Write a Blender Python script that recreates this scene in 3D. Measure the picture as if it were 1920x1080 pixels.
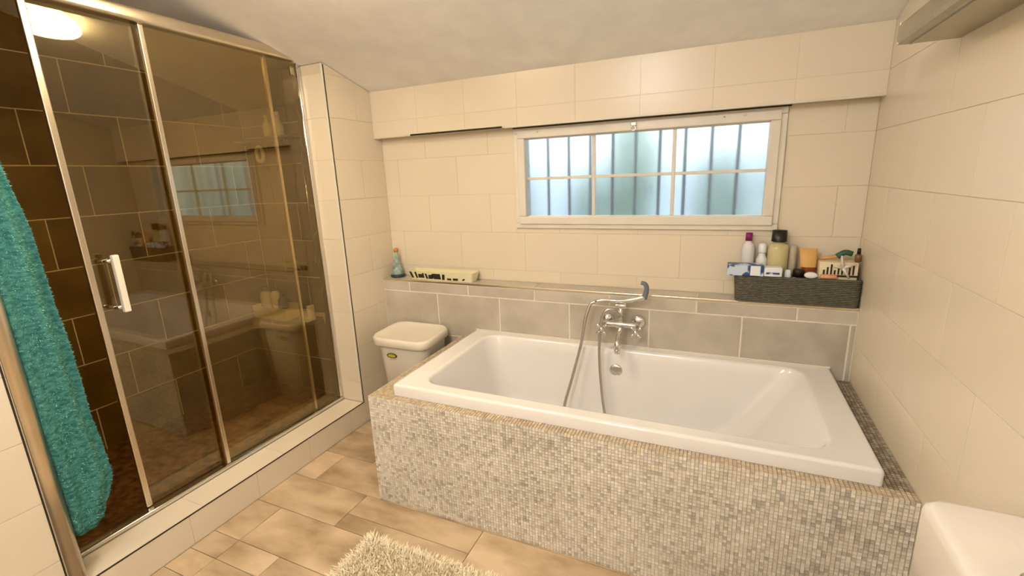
import bpy, bmesh, math, random
from mathutils import Vector, Matrix
random.seed(7)
for o in list(bpy.data.objects): bpy.data.objects.remove(o, do_unlink=True)
scene = bpy.context.scene
COL = scene.collection

# ------------------------------------------------------------------ camera, world, exposure
FPX = 867.1; CAM = Vector((1.6272, -0.286, 1.3975)); YAW, PITCH, ROLL = -0.4251, -0.2357, -0.039
_f = Vector((math.sin(YAW)*math.cos(PITCH), math.cos(YAW)*math.cos(PITCH), math.sin(PITCH)))
_r = Vector((math.cos(YAW), -math.sin(YAW), 0)); _u = _r.cross(_f)
_r2 = _r*math.cos(ROLL)+_u*math.sin(ROLL); _u2 = -_r*math.sin(ROLL)+_u*math.cos(ROLL)
cd = bpy.data.cameras.new('camera'); cd.sensor_width = 36; cd.lens = FPX/1920*36; cd.clip_start = .02
cam = bpy.data.objects.new('camera', cd); COL.objects.link(cam)
cam.matrix_world = Matrix(((_r2.x, _u2.x, -_f.x, CAM.x), (_r2.y, _u2.y, -_f.y, CAM.y), (_r2.z, _u2.z, -_f.z, CAM.z), (0, 0, 0, 1)))
scene.camera = cam
w = bpy.data.worlds.new('outdoor_sky'); scene.world = w; w.use_nodes = True
bg = w.node_tree.nodes['Background']; bg.inputs[0].default_value = (.78, .94, .98, 1); bg.inputs[1].default_value = 1.15
vs = scene.view_settings; vs.view_transform = 'Standard'; vs.look = 'None'; vs.gamma = 1; vs.use_curve_mapping = False; vs.exposure = 0.72
LAMP_POWER = 26.0; LAMP_COL = (1.0, .78, .47); FILL_POWER = 22.0; FILL_COL = (1.0, .97, .95)

# ------------------------------------------------------------------ measured dimensions (metres)
XL, XR = -.236, 2.168            # white walls left and right
YW, YS, YL = 2.036, 1.968, 1.922  # window wall, soffit face, ledge face
ZL, ZS = .825, 1.642             # ledge top, soffit underside
YF = -1.7                        # wall behind the camera
XS0, XG = -1.33, -.40            # shower far wall, glass line
YJ, YN = 1.63, .29               # shower opening ends
def zc(y): return 1.897+.28*(1.97-y)

# ------------------------------------------------------------------ materials
def nt(name):
    m = bpy.data.materials.new(name); m.use_nodes = True
    t = m.node_tree; return m, t, t.nodes['Principled BSDF']
def mat(name, col, rough=.4, metal=0, col2=None, scale=8, stretch=(1, 1, 1), bump=0, bscale=None, rand=0, spec=.5, trans=0, ior=1.45, coat=0, detail=4, lo=.35, hi=.65):
    m, t, p = nt(name); N, L = t.nodes.new, t.links.new
    p.inputs['Roughness'].default_value = rough; p.inputs['Metallic'].default_value = metal
    p.inputs['Specular IOR Level'].default_value = spec; p.inputs['IOR'].default_value = ior
    p.inputs['Transmission Weight'].default_value = trans; p.inputs['Coat Weight'].default_value = coat
    tc = N('ShaderNodeTexCoord'); oi = N('ShaderNodeObjectInfo'); mp = N('ShaderNodeMapping'); mp.inputs['Scale'].default_value = stretch
    sc = N('ShaderNodeVectorMath'); sc.operation = 'SCALE'; sc.inputs[0].default_value = (17, 31, 23); L(oi.outputs['Random'], sc.inputs['Scale'])
    ad = N('ShaderNodeVectorMath'); ad.operation = 'ADD'; L(tc.outputs['Object'], ad.inputs[0]); L(sc.outputs[0], ad.inputs[1]); L(ad.outputs[0], mp.inputs['Vector'])
    if col2 is None: col2 = tuple(c*.93 for c in col)
    nz = N('ShaderNodeTexNoise'); nz.inputs['Scale'].default_value = scale; nz.inputs['Detail'].default_value = detail; L(mp.outputs[0], nz.inputs['Vector'])
    rp = N('ShaderNodeValToRGB'); rp.color_ramp.elements[0].position = lo; rp.color_ramp.elements[1].position = hi
    rp.color_ramp.elements[0].color = (*col2, 1); rp.color_ramp.elements[1].color = (*col, 1); L(nz.outputs['Fac'], rp.inputs['Fac'])
    out = rp.outputs['Color']
    if rand:
        mr = N('ShaderNodeMapRange'); mr.inputs['To Min'].default_value = 1-rand; mr.inputs['To Max'].default_value = 1+rand; L(oi.outputs['Random'], mr.inputs['Value'])
        mx = N('ShaderNodeVectorMath'); mx.operation = 'SCALE'; L(out, mx.inputs[0]); L(mr.outputs[0], mx.inputs['Scale']); out = mx.outputs[0]
    L(out, p.inputs['Base Color'])
    if bump:
        n2 = N('ShaderNodeTexNoise'); n2.inputs['Scale'].default_value = bscale or scale*3; n2.inputs['Detail'].default_value = 6; L(mp.outputs[0], n2.inputs['Vector'])
        b = N('ShaderNodeBump'); b.inputs['Strength'].default_value = bump; b.inputs['Distance'].default_value = .01; L(n2.outputs['Fac'], b.inputs['Height']); L(b.outputs[0], p.inputs['Normal'])
    return m
def emis(name, col, s):
    m, t, p = nt(name); p.inputs['Base Color'].default_value = (*col, 1); p.inputs['Emission Color'].default_value = (*col, 1); p.inputs['Emission Strength'].default_value = s
    return m
def attrmat(name, rough=.35):
    m, t, p = nt(name); a = t.nodes.new('ShaderNodeAttribute'); a.attribute_name = 'tint'; t.links.new(a.outputs['Color'], p.inputs['Base Color']); p.inputs['Roughness'].default_value = rough
    return m
def panemat(name, tint, r0=.06):
    # thin sheet of clear glass: straight-through light plus Fresnel reflection from both faces
    m = bpy.data.materials.new(name); m.use_nodes = True; t = m.node_tree; t.nodes.clear(); N, L = t.nodes.new, t.links.new
    o = N('ShaderNodeOutputMaterial'); mx = N('ShaderNodeMixShader'); tr = N('ShaderNodeBsdfTransparent'); gl = N('ShaderNodeBsdfGlossy'); lw = N('ShaderNodeLayerWeight')
    tr.inputs[0].default_value = (*tint, 1); gl.inputs['Roughness'].default_value = 0.0; gl.inputs[0].default_value = (1, .90, .70, 1); lw.inputs['Blend'].default_value = .5
    pw = N('ShaderNodeMath'); pw.operation = 'POWER'; pw.inputs[1].default_value = 5; L(lw.outputs['Facing'], pw.inputs[0])
    ma = N('ShaderNodeMath'); ma.operation = 'MULTIPLY_ADD'; ma.inputs[1].default_value = 1-r0; ma.inputs[2].default_value = r0; L(pw.outputs[0], ma.inputs[0])
    L(ma.outputs[0], mx.inputs[0]); L(tr.outputs[0], mx.inputs[1]); L(gl.outputs[0], mx.inputs[2]); L(mx.outputs[0], o.inputs[0])
    return m
M = {}
M['plaster'] = mat('ceiling_paint', (.94, .93, .93), .8, bump=.03, bscale=60)
M['grout'] = mat('pale_grout', (.64, .56, .44), .8)
M['wtile'] = mat('white_tile', (.75, .675, .545), .26, col2=(.735, .66, .53), scale=3, rand=.02, spec=.4)
M['dgrout'] = mat('tan_grout', (.72, .56, .30), .8)
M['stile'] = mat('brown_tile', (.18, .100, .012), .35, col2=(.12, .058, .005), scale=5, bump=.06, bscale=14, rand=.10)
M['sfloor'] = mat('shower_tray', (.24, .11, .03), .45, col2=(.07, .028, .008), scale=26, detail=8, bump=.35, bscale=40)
M['ggrout'] = mat('light_grout', (.88, .82, .70), .8)
M['gtile'] = mat('grey_tile', (.56, .51, .44), .3, col2=(.44, .395, .335), scale=6, detail=6, rand=.05)
M['fgrout'] = mat('floor_grout', (.25, .17, .09), .9)
M['ftile'] = mat('floor_tile', (.62, .48, .33), .32, col2=(.27, .18, .09), scale=3.6, stretch=(1, 2.2, 1), detail=9, bump=.05, bscale=30, rand=.10, lo=.28, hi=.62)
M['bath'] = mat('bath_acrylic', (.80, .78, .775), .12, col2=(.79, .77, .765), coat=.3)
M['white'] = mat('white_plastic', (.78, .73, .63), .35)
M['ceramic'] = mat('white_ceramic', (.76, .71, .65), .12)
M['frame'] = mat('window_plastic', (.76, .72, .64), .3)
M['chrome'] = mat('chrome', (.72, .71, .70), .07, 1)
M['alu'] = mat('aluminium', (.75, .67, .53), .28, 1)
M['brushed'] = mat('brushed_metal', (.50, .46, .38), .38, 1, stretch=(1, 40, 1), scale=4)
M['hose'] = mat('steel_hose', (.55, .53, .50), .3, 1)
M['black'] = mat('black_plastic', (.012, .011, .010), .35)
M['dark'] = mat('matt_dark', (.03, .022, .014), .8)
M['cream'] = mat('cream_plastic', (.80, .70, .48), .4)
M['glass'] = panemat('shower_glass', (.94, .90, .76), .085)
M['rug'] = mat('cream_pile', (.95, .87, .68), .9, col2=(.88, .78, .57), scale=40)
M['towel'] = mat('teal_terry', (.10, .37, .34), .95, col2=(.025, .19, .18), scale=55, stretch=(1, 1, 2.2), bump=.9, bscale=260, detail=8)
M['pile'] = mat('teal_pile_highlight', (.34, .66, .60), .95, col2=(.10, .42, .40), scale=30, stretch=(6, 6, 1))  # paler than the towel body: highlights on its ridges put into fibre colour
M['basket'] = mat('grey_wicker', (.16, .15, .11), .7, col2=(.10, .095, .07), scale=60)
M['bar'] = mat('iron_bar', (.16, .19, .24), .5, .2)
M['mosaic'] = attrmat('mosaic_glass', .28)
M['mgrout'] = mat('mosaic_grout', (.70, .63, .51), .9)

# ------------------------------------------------------------------ mesh helpers
def link(name, me, m=None, parent=None, smooth=False):
    o = bpy.data.objects.new(name, me); COL.objects.link(o)
    if m is not None and not me.materials: me.materials.append(m)
    if smooth:
        for p in me.polygons: p.use_smooth = True
    if parent is not None: adopt(o, parent)
    return o
def adopt(o, parent):
    o.parent = parent   # meshes are written in world coordinates; only the Empties carry a location
    if parent.type == 'EMPTY': o.matrix_parent_inverse = Matrix.Translation(-parent.location)
def tag(o, label, cat=None, group=None, kind=None):
    o['label'] = label
    if cat: o['category'] = cat
    if group: o['group'] = group
    if kind: o['kind'] = kind
    return o
def thing(name, label, cat, loc=(0, 0, 0), group=None):
    e = bpy.data.objects.new(name, None); COL.objects.link(e); e.location = loc; e.empty_display_size = .05
    return tag(e, label, cat, group)
def pyd(name, v, f, m=None, parent=None, smooth=False):
    me = bpy.data.meshes.new(name); me.from_pydata([tuple(x) for x in v], [], f); me.update()
    return link(name, me, m, parent, smooth)
def bm_obj(name, bm, m, parent=None, smooth=False):
    bmesh.ops.recalc_face_normals(bm, faces=bm.faces[:])
    me = bpy.data.meshes.new(name); bm.to_mesh(me); bm.free(); return link(name, me, m, parent, smooth)
def add_box(bm, x0, x1, y0, y1, z0, z1, bev=0, seg=2):
    r = bmesh.ops.create_cube(bm, size=1); vs_ = r['verts']
    for v in vs_: v.co = Vector((x0+(v.co.x+.5)*(x1-x0), y0+(v.co.y+.5)*(y1-y0), z0+(v.co.z+.5)*(z1-z0)))
    if bev:
        ed = list({e for v in vs_ for e in v.link_edges}); bmesh.ops.bevel(bm, geom=ed, offset=bev, segments=seg, affect='EDGES', profile=.5)
def box(name, x0, x1, y0, y1, z0, z1, m, parent=None, bev=0, seg=2):
    bm = bmesh.new(); add_box(bm, x0, x1, y0, y1, z0, z1, bev, seg); return bm_obj(name, bm, m, parent, bool(bev) and seg > 2)
def loft(name, rings, m, parent=None, cap0=True, cap1=True, smooth=True, closed=False):
    n = len(rings[0]); v = [p for r in rings for p in r]; f = []
    k = len(rings)
    for i in range(k if closed else k-1):
        a, b = i*n, ((i+1) % k)*n
        for j in range(n): f.append((a+j, a+(j+1) % n, b+(j+1) % n, b+j))
    if not closed:
        if cap0: f.append(tuple(range(n))[::-1])
        if cap1: f.append(tuple(range((k-1)*n, k*n)))
    bm = bmesh.new(); me = bpy.data.meshes.new(name); me.from_pydata([tuple(p) for p in v], [], f); bm.from_mesh(me); bpy.data.meshes.remove(me)
    return bm_obj(name, bm, m, parent, smooth)
def circ(c, r, n=20, ax='z', ry=None):
    ry = ry or r; out = []
    for i in range(n):
        a = 2*math.pi*i/n; p = (r*math.cos(a), ry*math.sin(a))
        out.append(Vector(c)+(Vector((p[0], p[1], 0)) if ax == 'z' else Vector((p[0], 0, p[1])) if ax == 'y' else Vector((0, p[0], p[1]))))
    return out
def lathe(name, x, y, z, prof, m, parent=None, n=24, sy=1.0):
    return loft(name, [circ((x, y, z+h), max(r, .0004), n, 'z', max(r, .0004)*sy) for r, h in prof], m, parent)
def rrect(x0, x1, y0, y1, r, z, n=6):
    out = []
    for (cx, cy, a0) in ((x1-r, y1-r, 0), (x0+r, y1-r, 90), (x0+r, y0+r, 180), (x1-r, y0+r, 270)):
        for i in range(n+1):
            a = math.radians(a0+90*i/n); out.append(Vector((cx+r*math.cos(a), cy+r*math.sin(a), z)))
    return out
def tube(name, pts, r, m, parent=None, n=10, sub=0):
    pts = [Vector(p) for p in pts]
    if sub:
        q = [pts[0]*2-pts[1]]+pts+[pts[-1]*2-pts[-2]]; o = []
        for i in range(1, len(q)-2):
            for k in range(sub):
                t = k/sub; a, b, c, d = q[i-1:i+3]
                o.append(.5*((2*b)+(c-a)*t+(2*a-5*b+4*c-d)*t*t+(3*b-a-3*c+d)*t**3))
        pts = o+[pts[-1]]
    rad = r if isinstance(r, (list, tuple)) else [r]*len(pts)
    if len(rad) != len(pts): rad = [rad[0]+(rad[-1]-rad[0])*i/(len(pts)-1) for i in range(len(pts))]
    rings = []; nrm = None
    for i, p in enumerate(pts):
        d = (pts[min(i+1, len(pts)-1)]-pts[max(i-1, 0)]).normalized()
        if nrm is None: nrm = d.orthogonal().normalized()
        nrm = (nrm-d*nrm.dot(d)).normalized(); b = d.cross(nrm)
        rings.append([p+(nrm*math.cos(2*math.pi*j/n)+b*math.sin(2*math.pi*j/n))*rad[i] for j in range(n)])
    return loft(name, rings, m, parent)
def struct(o, label=None): o['kind'] = 'structure'; o['label'] = label; return o

# tiles: convex prisms with a chamfered face, one object each, rectangles of one size share a mesh
_tc = {}
def clip(poly, a, b, c):  # keep a*u+b*v<=c
    out = []
    for i in range(len(poly)):
        p, q = poly[i], poly[(i+1) % len(poly)]; dp, dq = a*p[0]+b*p[1]-c, a*q[0]+b*q[1]-c
        if dp <= 0: out.append(p)
        if (dp < 0 < dq) or (dq < 0 < dp):
            t = dp/(dp-dq); out.append((p[0]+(q[0]-p[0])*t, p[1]+(q[1]-p[1])*t))
    return out
def prism(poly, t, ch):
    n = len(poly); cx = sum(p[0] for p in poly)/n; cy = sum(p[1] for p in poly)/n
    top = []
    for i in range(n):
        a, b, c = poly[i-1], poly[i], poly[(i+1) % n]
        d1 = Vector((b[0]-a[0], b[1]-a[1])); d2 = Vector((c[0]-b[0], c[1]-b[1]))
        if d1.length < 1e-6 or d2.length < 1e-6: top.append(b); continue
        n1 = Vector((-d1.y, d1.x)).normalized(); n2 = Vector((-d2.y, d2.x)).normalized(); k = 1+n1.dot(n2)
        o = (n1+n2)*(ch/max(k, .3)); top.append((b[0]+o.x, b[1]+o.y))
    v = [(p[0], p[1], 0) for p in poly]+[(p[0], p[1], t-ch*.6) for p in poly]+[(p[0], p[1], t) for p in top]
    f = [tuple(range(2*n, 3*n))]
    for i in range(n):
        j = (i+1) % n; f += [(i, j, n+j, n+i), (n+i, n+j, 2*n+j, 2*n+i)]
    return v, f
def tile(parent, org, U, V, poly, m, t=.006, ch=.0012, name='tile', jitter=0):
    us = [p[0] for p in poly]; vs_ = [p[1] for p in poly]; cu, cv = (min(us)+max(us))/2, (min(vs_)+max(vs_))/2
    if len(poly) == 4 and all(min(abs(p[0]-min(us)), abs(p[0]-max(us))) < 1e-6 and min(abs(p[1]-min(vs_)), abs(p[1]-max(vs_))) < 1e-6 for p in poly):
        key = (round(max(us)-min(us), 4), round(max(vs_)-min(vs_), 4), t, ch, m.name)
    else: key = None
    me = _tc.get(key) if key else None
    if me is None:
        v, f = prism([(p[0]-cu, p[1]-cv) for p in poly], t, ch); me = bpy.data.meshes.new(name); me.from_pydata(v, [], f); me.update(); me.materials.append(m)
        if key: _tc[key] = me
    o = bpy.data.objects.new(name, me); COL.objects.link(o); o.parent = parent
    N = U.cross(V); c = org+U*cu+V*cv+N*random.uniform(-jitter, jitter)
    o.matrix_basis = Matrix(((U.x, V.x, N.x, c.x), (U.y, V.y, N.y, c.y), (U.z, V.z, N.z, c.z), (0, 0, 0, 1)))
    return o
def tiling(parent, org, U, V, u0, u1, rows, w, off, m, gap=.003, t=.0015, clips=(), holes=(), ch=.0004, minsz=.008):
    U, V, org = Vector(U), Vector(V), Vector(org)
    for r in range(len(rows)-1):
        v0, v1 = rows[r], rows[r+1]; o = off[r % len(off)]; k = math.floor((u0-o)/w)
        while o+k*w < u1-1e-6:
            a, b = max(u0, o+k*w), min(u1, o+(k+1)*w); k += 1
            pieces = [(a, b, v0, v1)]
            for (h0, h1, g0, g1) in holes:
                nw = []
                for (a_, b_, c_, d_) in pieces:
                    if b_ <= h0 or a_ >= h1 or d_ <= g0 or c_ >= g1: nw.append((a_, b_, c_, d_)); continue
                    if a_ < h0: nw.append((a_, h0, c_, d_))
                    if b_ > h1: nw.append((h1, b_, c_, d_))
                    l, rr = max(a_, h0), min(b_, h1)
                    if c_ < g0: nw.append((l, rr, c_, g0))
                    if d_ > g1: nw.append((l, rr, g1, d_))
                pieces = nw
            for (a_, b_, c_, d_) in pieces:
                if b_-a_ < minsz or d_-c_ < minsz: continue
                g = gap/2; poly = [(a_+g, c_+g), (b_-g, c_+g), (b_-g, d_-g), (a_+g, d_-g)]
                for cl in clips: poly = clip(poly, *cl)
                if len(poly) < 3: continue
                if max(p[0] for p in poly)-min(p[0] for p in poly) < minsz or max(p[1] for p in poly)-min(p[1] for p in poly) < minsz: continue
                tile(parent, org, U, V, poly, m, t, ch)
T = .0015
WROWS = [0, .05, .26, .47, .68, .89, 1.10, 1.31, 1.52, 1.73, 1.94, 2.15, 2.36, 2.57, 2.78, 2.99]
def ceil_clip(sign, o0):  # (u along y*sign from o0): v <= zc(y)
    # y = o0+sign*u ; v + .28*sign*u <= 1.897+.28*(1.97-o0) - small
    return (.28*sign, 1.0, 1.897+.28*(1.97-o0)-.003)

# ------------------------------------------------------------------ setting: floor, ceiling, walls
fl = struct(box('floor', XL-.01, XR, YF, YW, -.10, -.006, M['fgrout']), 'wood-look tiled bathroom floor in beige and brown')
def ftile(x0, x1, y0, y1):
    g = .0012; tile(fl, Vector((0, 0, -.006)), Vector((1, 0, 0)), Vector((0, 1, 0)), [(x0+g, y0+g), (x1-g, y0+g), (x1-g, y1-g), (x0+g, y1-g)], M['ftile'], .006, .001)
fy = [YF, -1.5, -1.3, -1.1, -.9, -.7, -.5, -.3, -.1, .10, .30, .50, .70, .905, 1.11, 1.32, 1.53, 1.74, 1.95]
known = {.50: [-.083, .15, .55, 1.0, 1.6], .70: [-.083, .40, 1.0, 1.5], .905: [.225, .825, 1.42, 2.0], 1.11: [-.10, .30], 1.32: [.08], 1.53: [-.05], 1.74: [.1]}
for i in range(len(fy)-1):
    y0, y1 = fy[i], fy[i+1]
    if y0 in known: js = known[y0]
    else:
        js = []; x = XL+random.uniform(.1, .6)
        while x < XR-.1: js.append(x); x += random.choice((.3, .45, .6))
    xs = [XL]+[j for j in js if XL < j < XR]+[XR]
    for a, b in zip(xs, xs[1:]):
        if y0 > 1.2 and a > .30: continue
        split = (y0 == .905 and abs(a-.225) < .01 and .985) or (y0 == .50 and a < .1 and .60) or (y0 < .4 and random.random() < .25 and (y0+y1)/2)
        if split: ftile(a, b, y0, split); ftile(a, b, split, y1)
        else: ftile(a, b, y0, y1)
y0, y1 = YF-.1, YW+.1
ce = pyd('ceiling', [(XS0-.1, y0, zc(y0)), (XR+.1, y0, zc(y0)), (XR+.1, y1, zc(y1)), (XS0-.1, y1, zc(y1)), (XS0-.1, y0, zc(y0)+.1), (XR+.1, y0, zc(y0)+.1), (XR+.1, y1, zc(y1)+.1), (XS0-.1, y1, zc(y1)+.1)],
         [(0, 1, 2, 3), (7, 6, 5, 4), (0, 4, 5, 1), (1, 5, 6, 2), (2, 6, 7, 3), (3, 7, 4, 0)], M['plaster'])
struct(ce, 'white painted ceiling sloping down to the window wall')
def prismx(name, prof, x0, x1, m, parent=None):  # profile in (y,z), extruded along x
    n = len(prof); v = [(x0, y, z) for y, z in prof]+[(x1, y, z) for y, z in prof]
    f = [tuple(range(n))[::-1], tuple(range(n, 2*n))]+[(i, (i+1) % n, n+(i+1) % n, n+i) for i in range(n)]
    bm = bmesh.new(); me = bpy.data.meshes.new(name); me.from_pydata(v, [], f); bm.from_mesh(me); return bm_obj(name, bm, m, parent)
e_ = .0005
wr = struct(prismx('wall_right', [(YF, -.1), (YW+.1, -.1), (YW+.1, zc(YW+.1)-e_), (YF, zc(YF)-e_)], XR+T, XR+.1, M['grout']), 'white tiled wall to the right of the bathtub')
tiling(wr, (XR+T, 0, 0), (0, -1, 0), (0, 0, 1), -YW, -YF, WROWS, .40, (-.98, -.78), M['wtile'], .0020, clips=[(-.28, 1, 1.897+.28*1.97-.003)])
wl = struct(prismx('wall_left', [(YF, -.1), (YN-.02, -.1), (YN-.02, zc(YN)-e_), (YF, zc(YF)-e_)], -.414, XL-T, M['grout']), 'white tiled wall at the near end of the shower')
tiling(wl, (XL-T, 0, 0), (0, 1, 0), (0, 0, 1), YF, YN-.035, WROWS, .40, (.06, .26), M['wtile'], .0020, clips=[(.28, 1, 1.897+.28*1.97-.003)])
wf = struct(box('wall_front', XS0-.1, XR+.1, YF-.1, YF-.001, -.1, zc(YF)-.002, M['wtile']), 'plain white wall behind the camera')
wst = struct(prismx('wall_stub', [(YJ+T, -.1), (YW+.1, -.1), (YW+.1, zc(YW+.1)-e_), (YJ+T, zc(YJ)-e_-.004)], -.414, XL-T, M['grout']), 'white tiled wall between shower and window wall')
tiling(wst, (XL-T, 0, 0), (0, 1, 0), (0, 0, 1), YJ+.012, YW, WROWS, .40, (1.64, 1.84), M['wtile'], .0020, clips=[(.28, 1, 1.897+.28*1.97-.003)])
tiling(wst, (0, YJ+T, 0), (1, 0, 0), (0, 0, 1), -.40, XL-.004, [.137]+WROWS[2:11], .40, (-.40, -.40), M['wtile'], .0020, clips=[(0, 1, zc(YJ)-.006)])
box('corner_joint', XL-.006, XL+.0008, YJ+.005, YJ+.009, .135, zc(YJ)-.01, M['dark'], wst)
box('corner_bead', XL-.010, XL-.001, YJ-.003, YJ+.004, .135, zc(YJ)-.006, M['frame'], wst, .003)
# window wall with opening
WX0, WX1, WZ0, WZ1 = .621, 1.862, 1.125, 1.638
bm = bmesh.new()
for (a, b, c, d) in ((XL-.10, WX0+.02, -.1, 1.86), (WX1-.02, XR+.1, -.1, 1.86), (WX0+.02, WX1-.02, -.1, WZ0+.02), (WX0+.02, WX1-.02, WZ1-.02, 1.86)):
    add_box(bm, a, b, YW+T, YW+.09, c, d)
wb = struct(bm_obj('wall_back', bm, M['grout']), 'white tiled wall around the barred window')
tiling(wb, (0, YW+T, 0), (1, 0, 0), (0, 0, 1), XL, XR, [ZL+.002, .89]+WROWS[6:9]+[ZS], .40, (.865, 1.065), M['wtile'], .0020, holes=[(WX0, WX1, WZ0, 1.7)])
# soffit
so = struct(prismx('wall_soffit', [(YS+T, ZS), (YW+.03, ZS), (YW+.03, zc(YW+.03)-e_), (YS+T, zc(YS+T)-e_)], XL, XR, M['wtile']), 'white tiled boxed-out beam above the window')
tiling(so, (0, YS+T, 0), (1, 0, 0), (0, 0, 1), XL, XR, [ZS+.004, 1.73, 1.94], .30, (.671, .671), M['wtile'], .0020, clips=[(0, 1, zc(YS)-.004)])
box('edge_bead', .60, XR, YS-.004, YS+.006, ZS-.003, ZS+.005, M['frame'], so, .002)
box('dark_strip', .02, .585, YS-.001, YS+.006, ZS-.001, ZS+.008, M['dark'], so)  # dark strip along the left of the soffit's lower edge
# ledge half wall
le = struct(box('wall_ledge', XL, XR, YL+.003, YW+T, -.1, ZL-.003, M['ggrout']), 'low grey tiled ledge wall behind the bathtub')
tiling(le, (0, YL+.003, 0), (1, 0, 0), (0, 0, 1), XL, XR, [0, .2536, .5036, .7536], .40, (.346, .146, .146), M['gtile'], .0075, .003)
tiling(le, (0, YL+.003, 0), (1, 0, 0), (0, 0, 1), XL, XR, [.7536, .813], .40, (-.046,), M['gtile'], .0075, .003)
tiling(le, (0, YL+.004, ZL-.003), (1, 0, 0), (0, 1, 0), XL, XR, [0, YW-YL-.004], .40, (.354,), M['gtile'], .005, .003)
box('edge_trim', XL, XR, YL-.001, YL+.007, .813, ZL+.0005, M['alu'], le, .002)
# shower cell
sf = struct(box('floor_shower', XS0, -.43, .10, 1.81, -.1, .045, M['sfloor']), 'dark brown textured shower tray')
SR = [.036, .283, .535, .785, 1.035, 1.284, 1.534, 1.785, 2.035, 2.285, 2.535]
w1 = struct(prismx('wall_shower_far', [(.0, -.1), (YW+.1, -.1), (YW+.1, zc(YW+.1)-e_), (.0, zc(0)-e_)], XS0-.09, XS0-.003, M['dgrout']), 'dark brown tiled long wall of the shower')
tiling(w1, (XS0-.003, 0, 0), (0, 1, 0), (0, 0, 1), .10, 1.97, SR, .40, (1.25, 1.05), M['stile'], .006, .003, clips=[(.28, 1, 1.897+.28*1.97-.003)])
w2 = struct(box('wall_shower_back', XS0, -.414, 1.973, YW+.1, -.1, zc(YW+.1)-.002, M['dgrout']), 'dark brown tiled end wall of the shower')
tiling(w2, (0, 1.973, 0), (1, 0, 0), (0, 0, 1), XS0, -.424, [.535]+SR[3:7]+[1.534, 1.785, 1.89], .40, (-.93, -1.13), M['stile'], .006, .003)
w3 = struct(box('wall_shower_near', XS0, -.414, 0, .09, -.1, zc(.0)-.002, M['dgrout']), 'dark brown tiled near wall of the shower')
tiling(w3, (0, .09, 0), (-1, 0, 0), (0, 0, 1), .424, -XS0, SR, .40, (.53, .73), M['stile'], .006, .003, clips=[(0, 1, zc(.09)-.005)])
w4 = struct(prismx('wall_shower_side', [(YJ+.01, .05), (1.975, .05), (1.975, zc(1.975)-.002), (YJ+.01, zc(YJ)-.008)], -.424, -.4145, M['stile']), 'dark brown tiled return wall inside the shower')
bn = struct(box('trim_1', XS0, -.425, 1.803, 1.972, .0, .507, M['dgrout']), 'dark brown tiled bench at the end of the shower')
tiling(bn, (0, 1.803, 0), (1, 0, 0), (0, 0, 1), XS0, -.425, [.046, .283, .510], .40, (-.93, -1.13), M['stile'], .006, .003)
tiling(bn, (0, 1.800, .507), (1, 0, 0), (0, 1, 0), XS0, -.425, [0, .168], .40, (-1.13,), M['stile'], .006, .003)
# shower sill
si = struct(box('trim_2', -.43, XL-T, YN-.02, YJ+T, -.1, .129, M['grout']), 'raised white tiled sill along the shower')
tiling(si, (XL-T, 0, 0), (0, 1, 0), (0, 0, 1), YN, YJ+.012, [0, .128], .30, (.62,), M['wtile'], .0020)
tiling(si, (0, 0, .129), (1, 0, 0), (0, 1, 0), -.43, XL-.004, [YN, .68, 1.08, 1.48, YJ], 1., (-.43,), M['wtile'], .0020)
box('edge_line', XL-.004, XL+.0008, YN, YJ+.012, .128, .1315, M['dark'], si)  # thin dark line along the sill's top outer edge
# metal corner profile at the near end of the shower
pr = struct(tube('trim_3', [(XL-.012, YN-.020, .0), (XL-.012, YN-.020, zc(YN)-.01)], .0245, M['alu'], n=28), 'brushed metal corner profile beside the teal towel')
box('dark_seam', XL-.006, XL+.0006, YN-.048, YN-.043, 0, zc(YN)-.02, M['dark'], pr)

# ------------------------------------------------------------------ window and outdoors
wi = struct(box('window_1', WX0+.001, WX1-.001, YW+.078, YW+.085, WZ0+.001, WZ0+.012, M['frame']), 'white framed window with six frosted panes and bars outside')
def frame(name, x0, x1, z0, z1, wd, y0, y1, parent, m=M['frame'], bev=.004):
    bm = bmesh.new()
    add_box(bm, x0, x1, y0, y1, z0, z0+wd, bev); add_box(bm, x0, x1, y0, y1, z1-wd, z1, bev)
    add_box(bm, x0, x0+wd, y0, y1, z0+wd+.0002, z1-wd-.0002, bev); add_box(bm, x1-wd, x1, y0, y1, z0+wd+.0002, z1-wd-.0002, bev)
    return bm_obj(name, bm, m, parent)
frame('window_frame', WX0+.0005, WX1-.0005, WZ0+.0005, WZ1, .028, YW-.012, YW+.085, wi)
GX0, GX1, GZ0, GZ1 = .683, 1.797, 1.192, 1.581
frame('sash', WX0+.024, WX1-.024, WZ0+.024, WZ1-.012, .040, YW-.022, YW+.04, wi)
frame('glazing_bead', GX0-.012, GX1+.012, GZ0-.012, GZ1+.012, .012, YW+.002, YW+.03, wi, bev=.002)
for x in (1.04, 1.417): box('muntin', x-.008, x+.008, YW+.012, YW+.034, GZ0, GZ1, M['frame'], wi, .002)
xs = [GX0, 1.032, 1.048, 1.409, 1.425, GX1]
for i in range(3): box('muntin', xs[2*i], xs[2*i+1], YW+.012, YW+.034, 1.377, 1.391, M['frame'], wi, .002)
M['frost'] = mat('frosted_glass', (.97, .99, 1.0), .34, trans=1, ior=1.30, col2=(.95, .98, 1.0), bump=.15, bscale=25)
for i in range(3):
    for (a, b) in ((GZ0, 1.377), (1.391, GZ1)): box('pane', xs[2*i]+.0005, xs[2*i+1]-.0005, YW+.020, YW+.025, a+.0005, b-.0005, M['frost'], wi)
box('top_gap', WX0, WX1+.008, YW-.014, YW-.004, WZ1-.001, ZS+.0005, M['dark'], wi)
lt = box('latch', 1.226, 1.250, YW-.036, YW-.021, 1.606, 1.622, M['chrome'], wi, .002)
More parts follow.
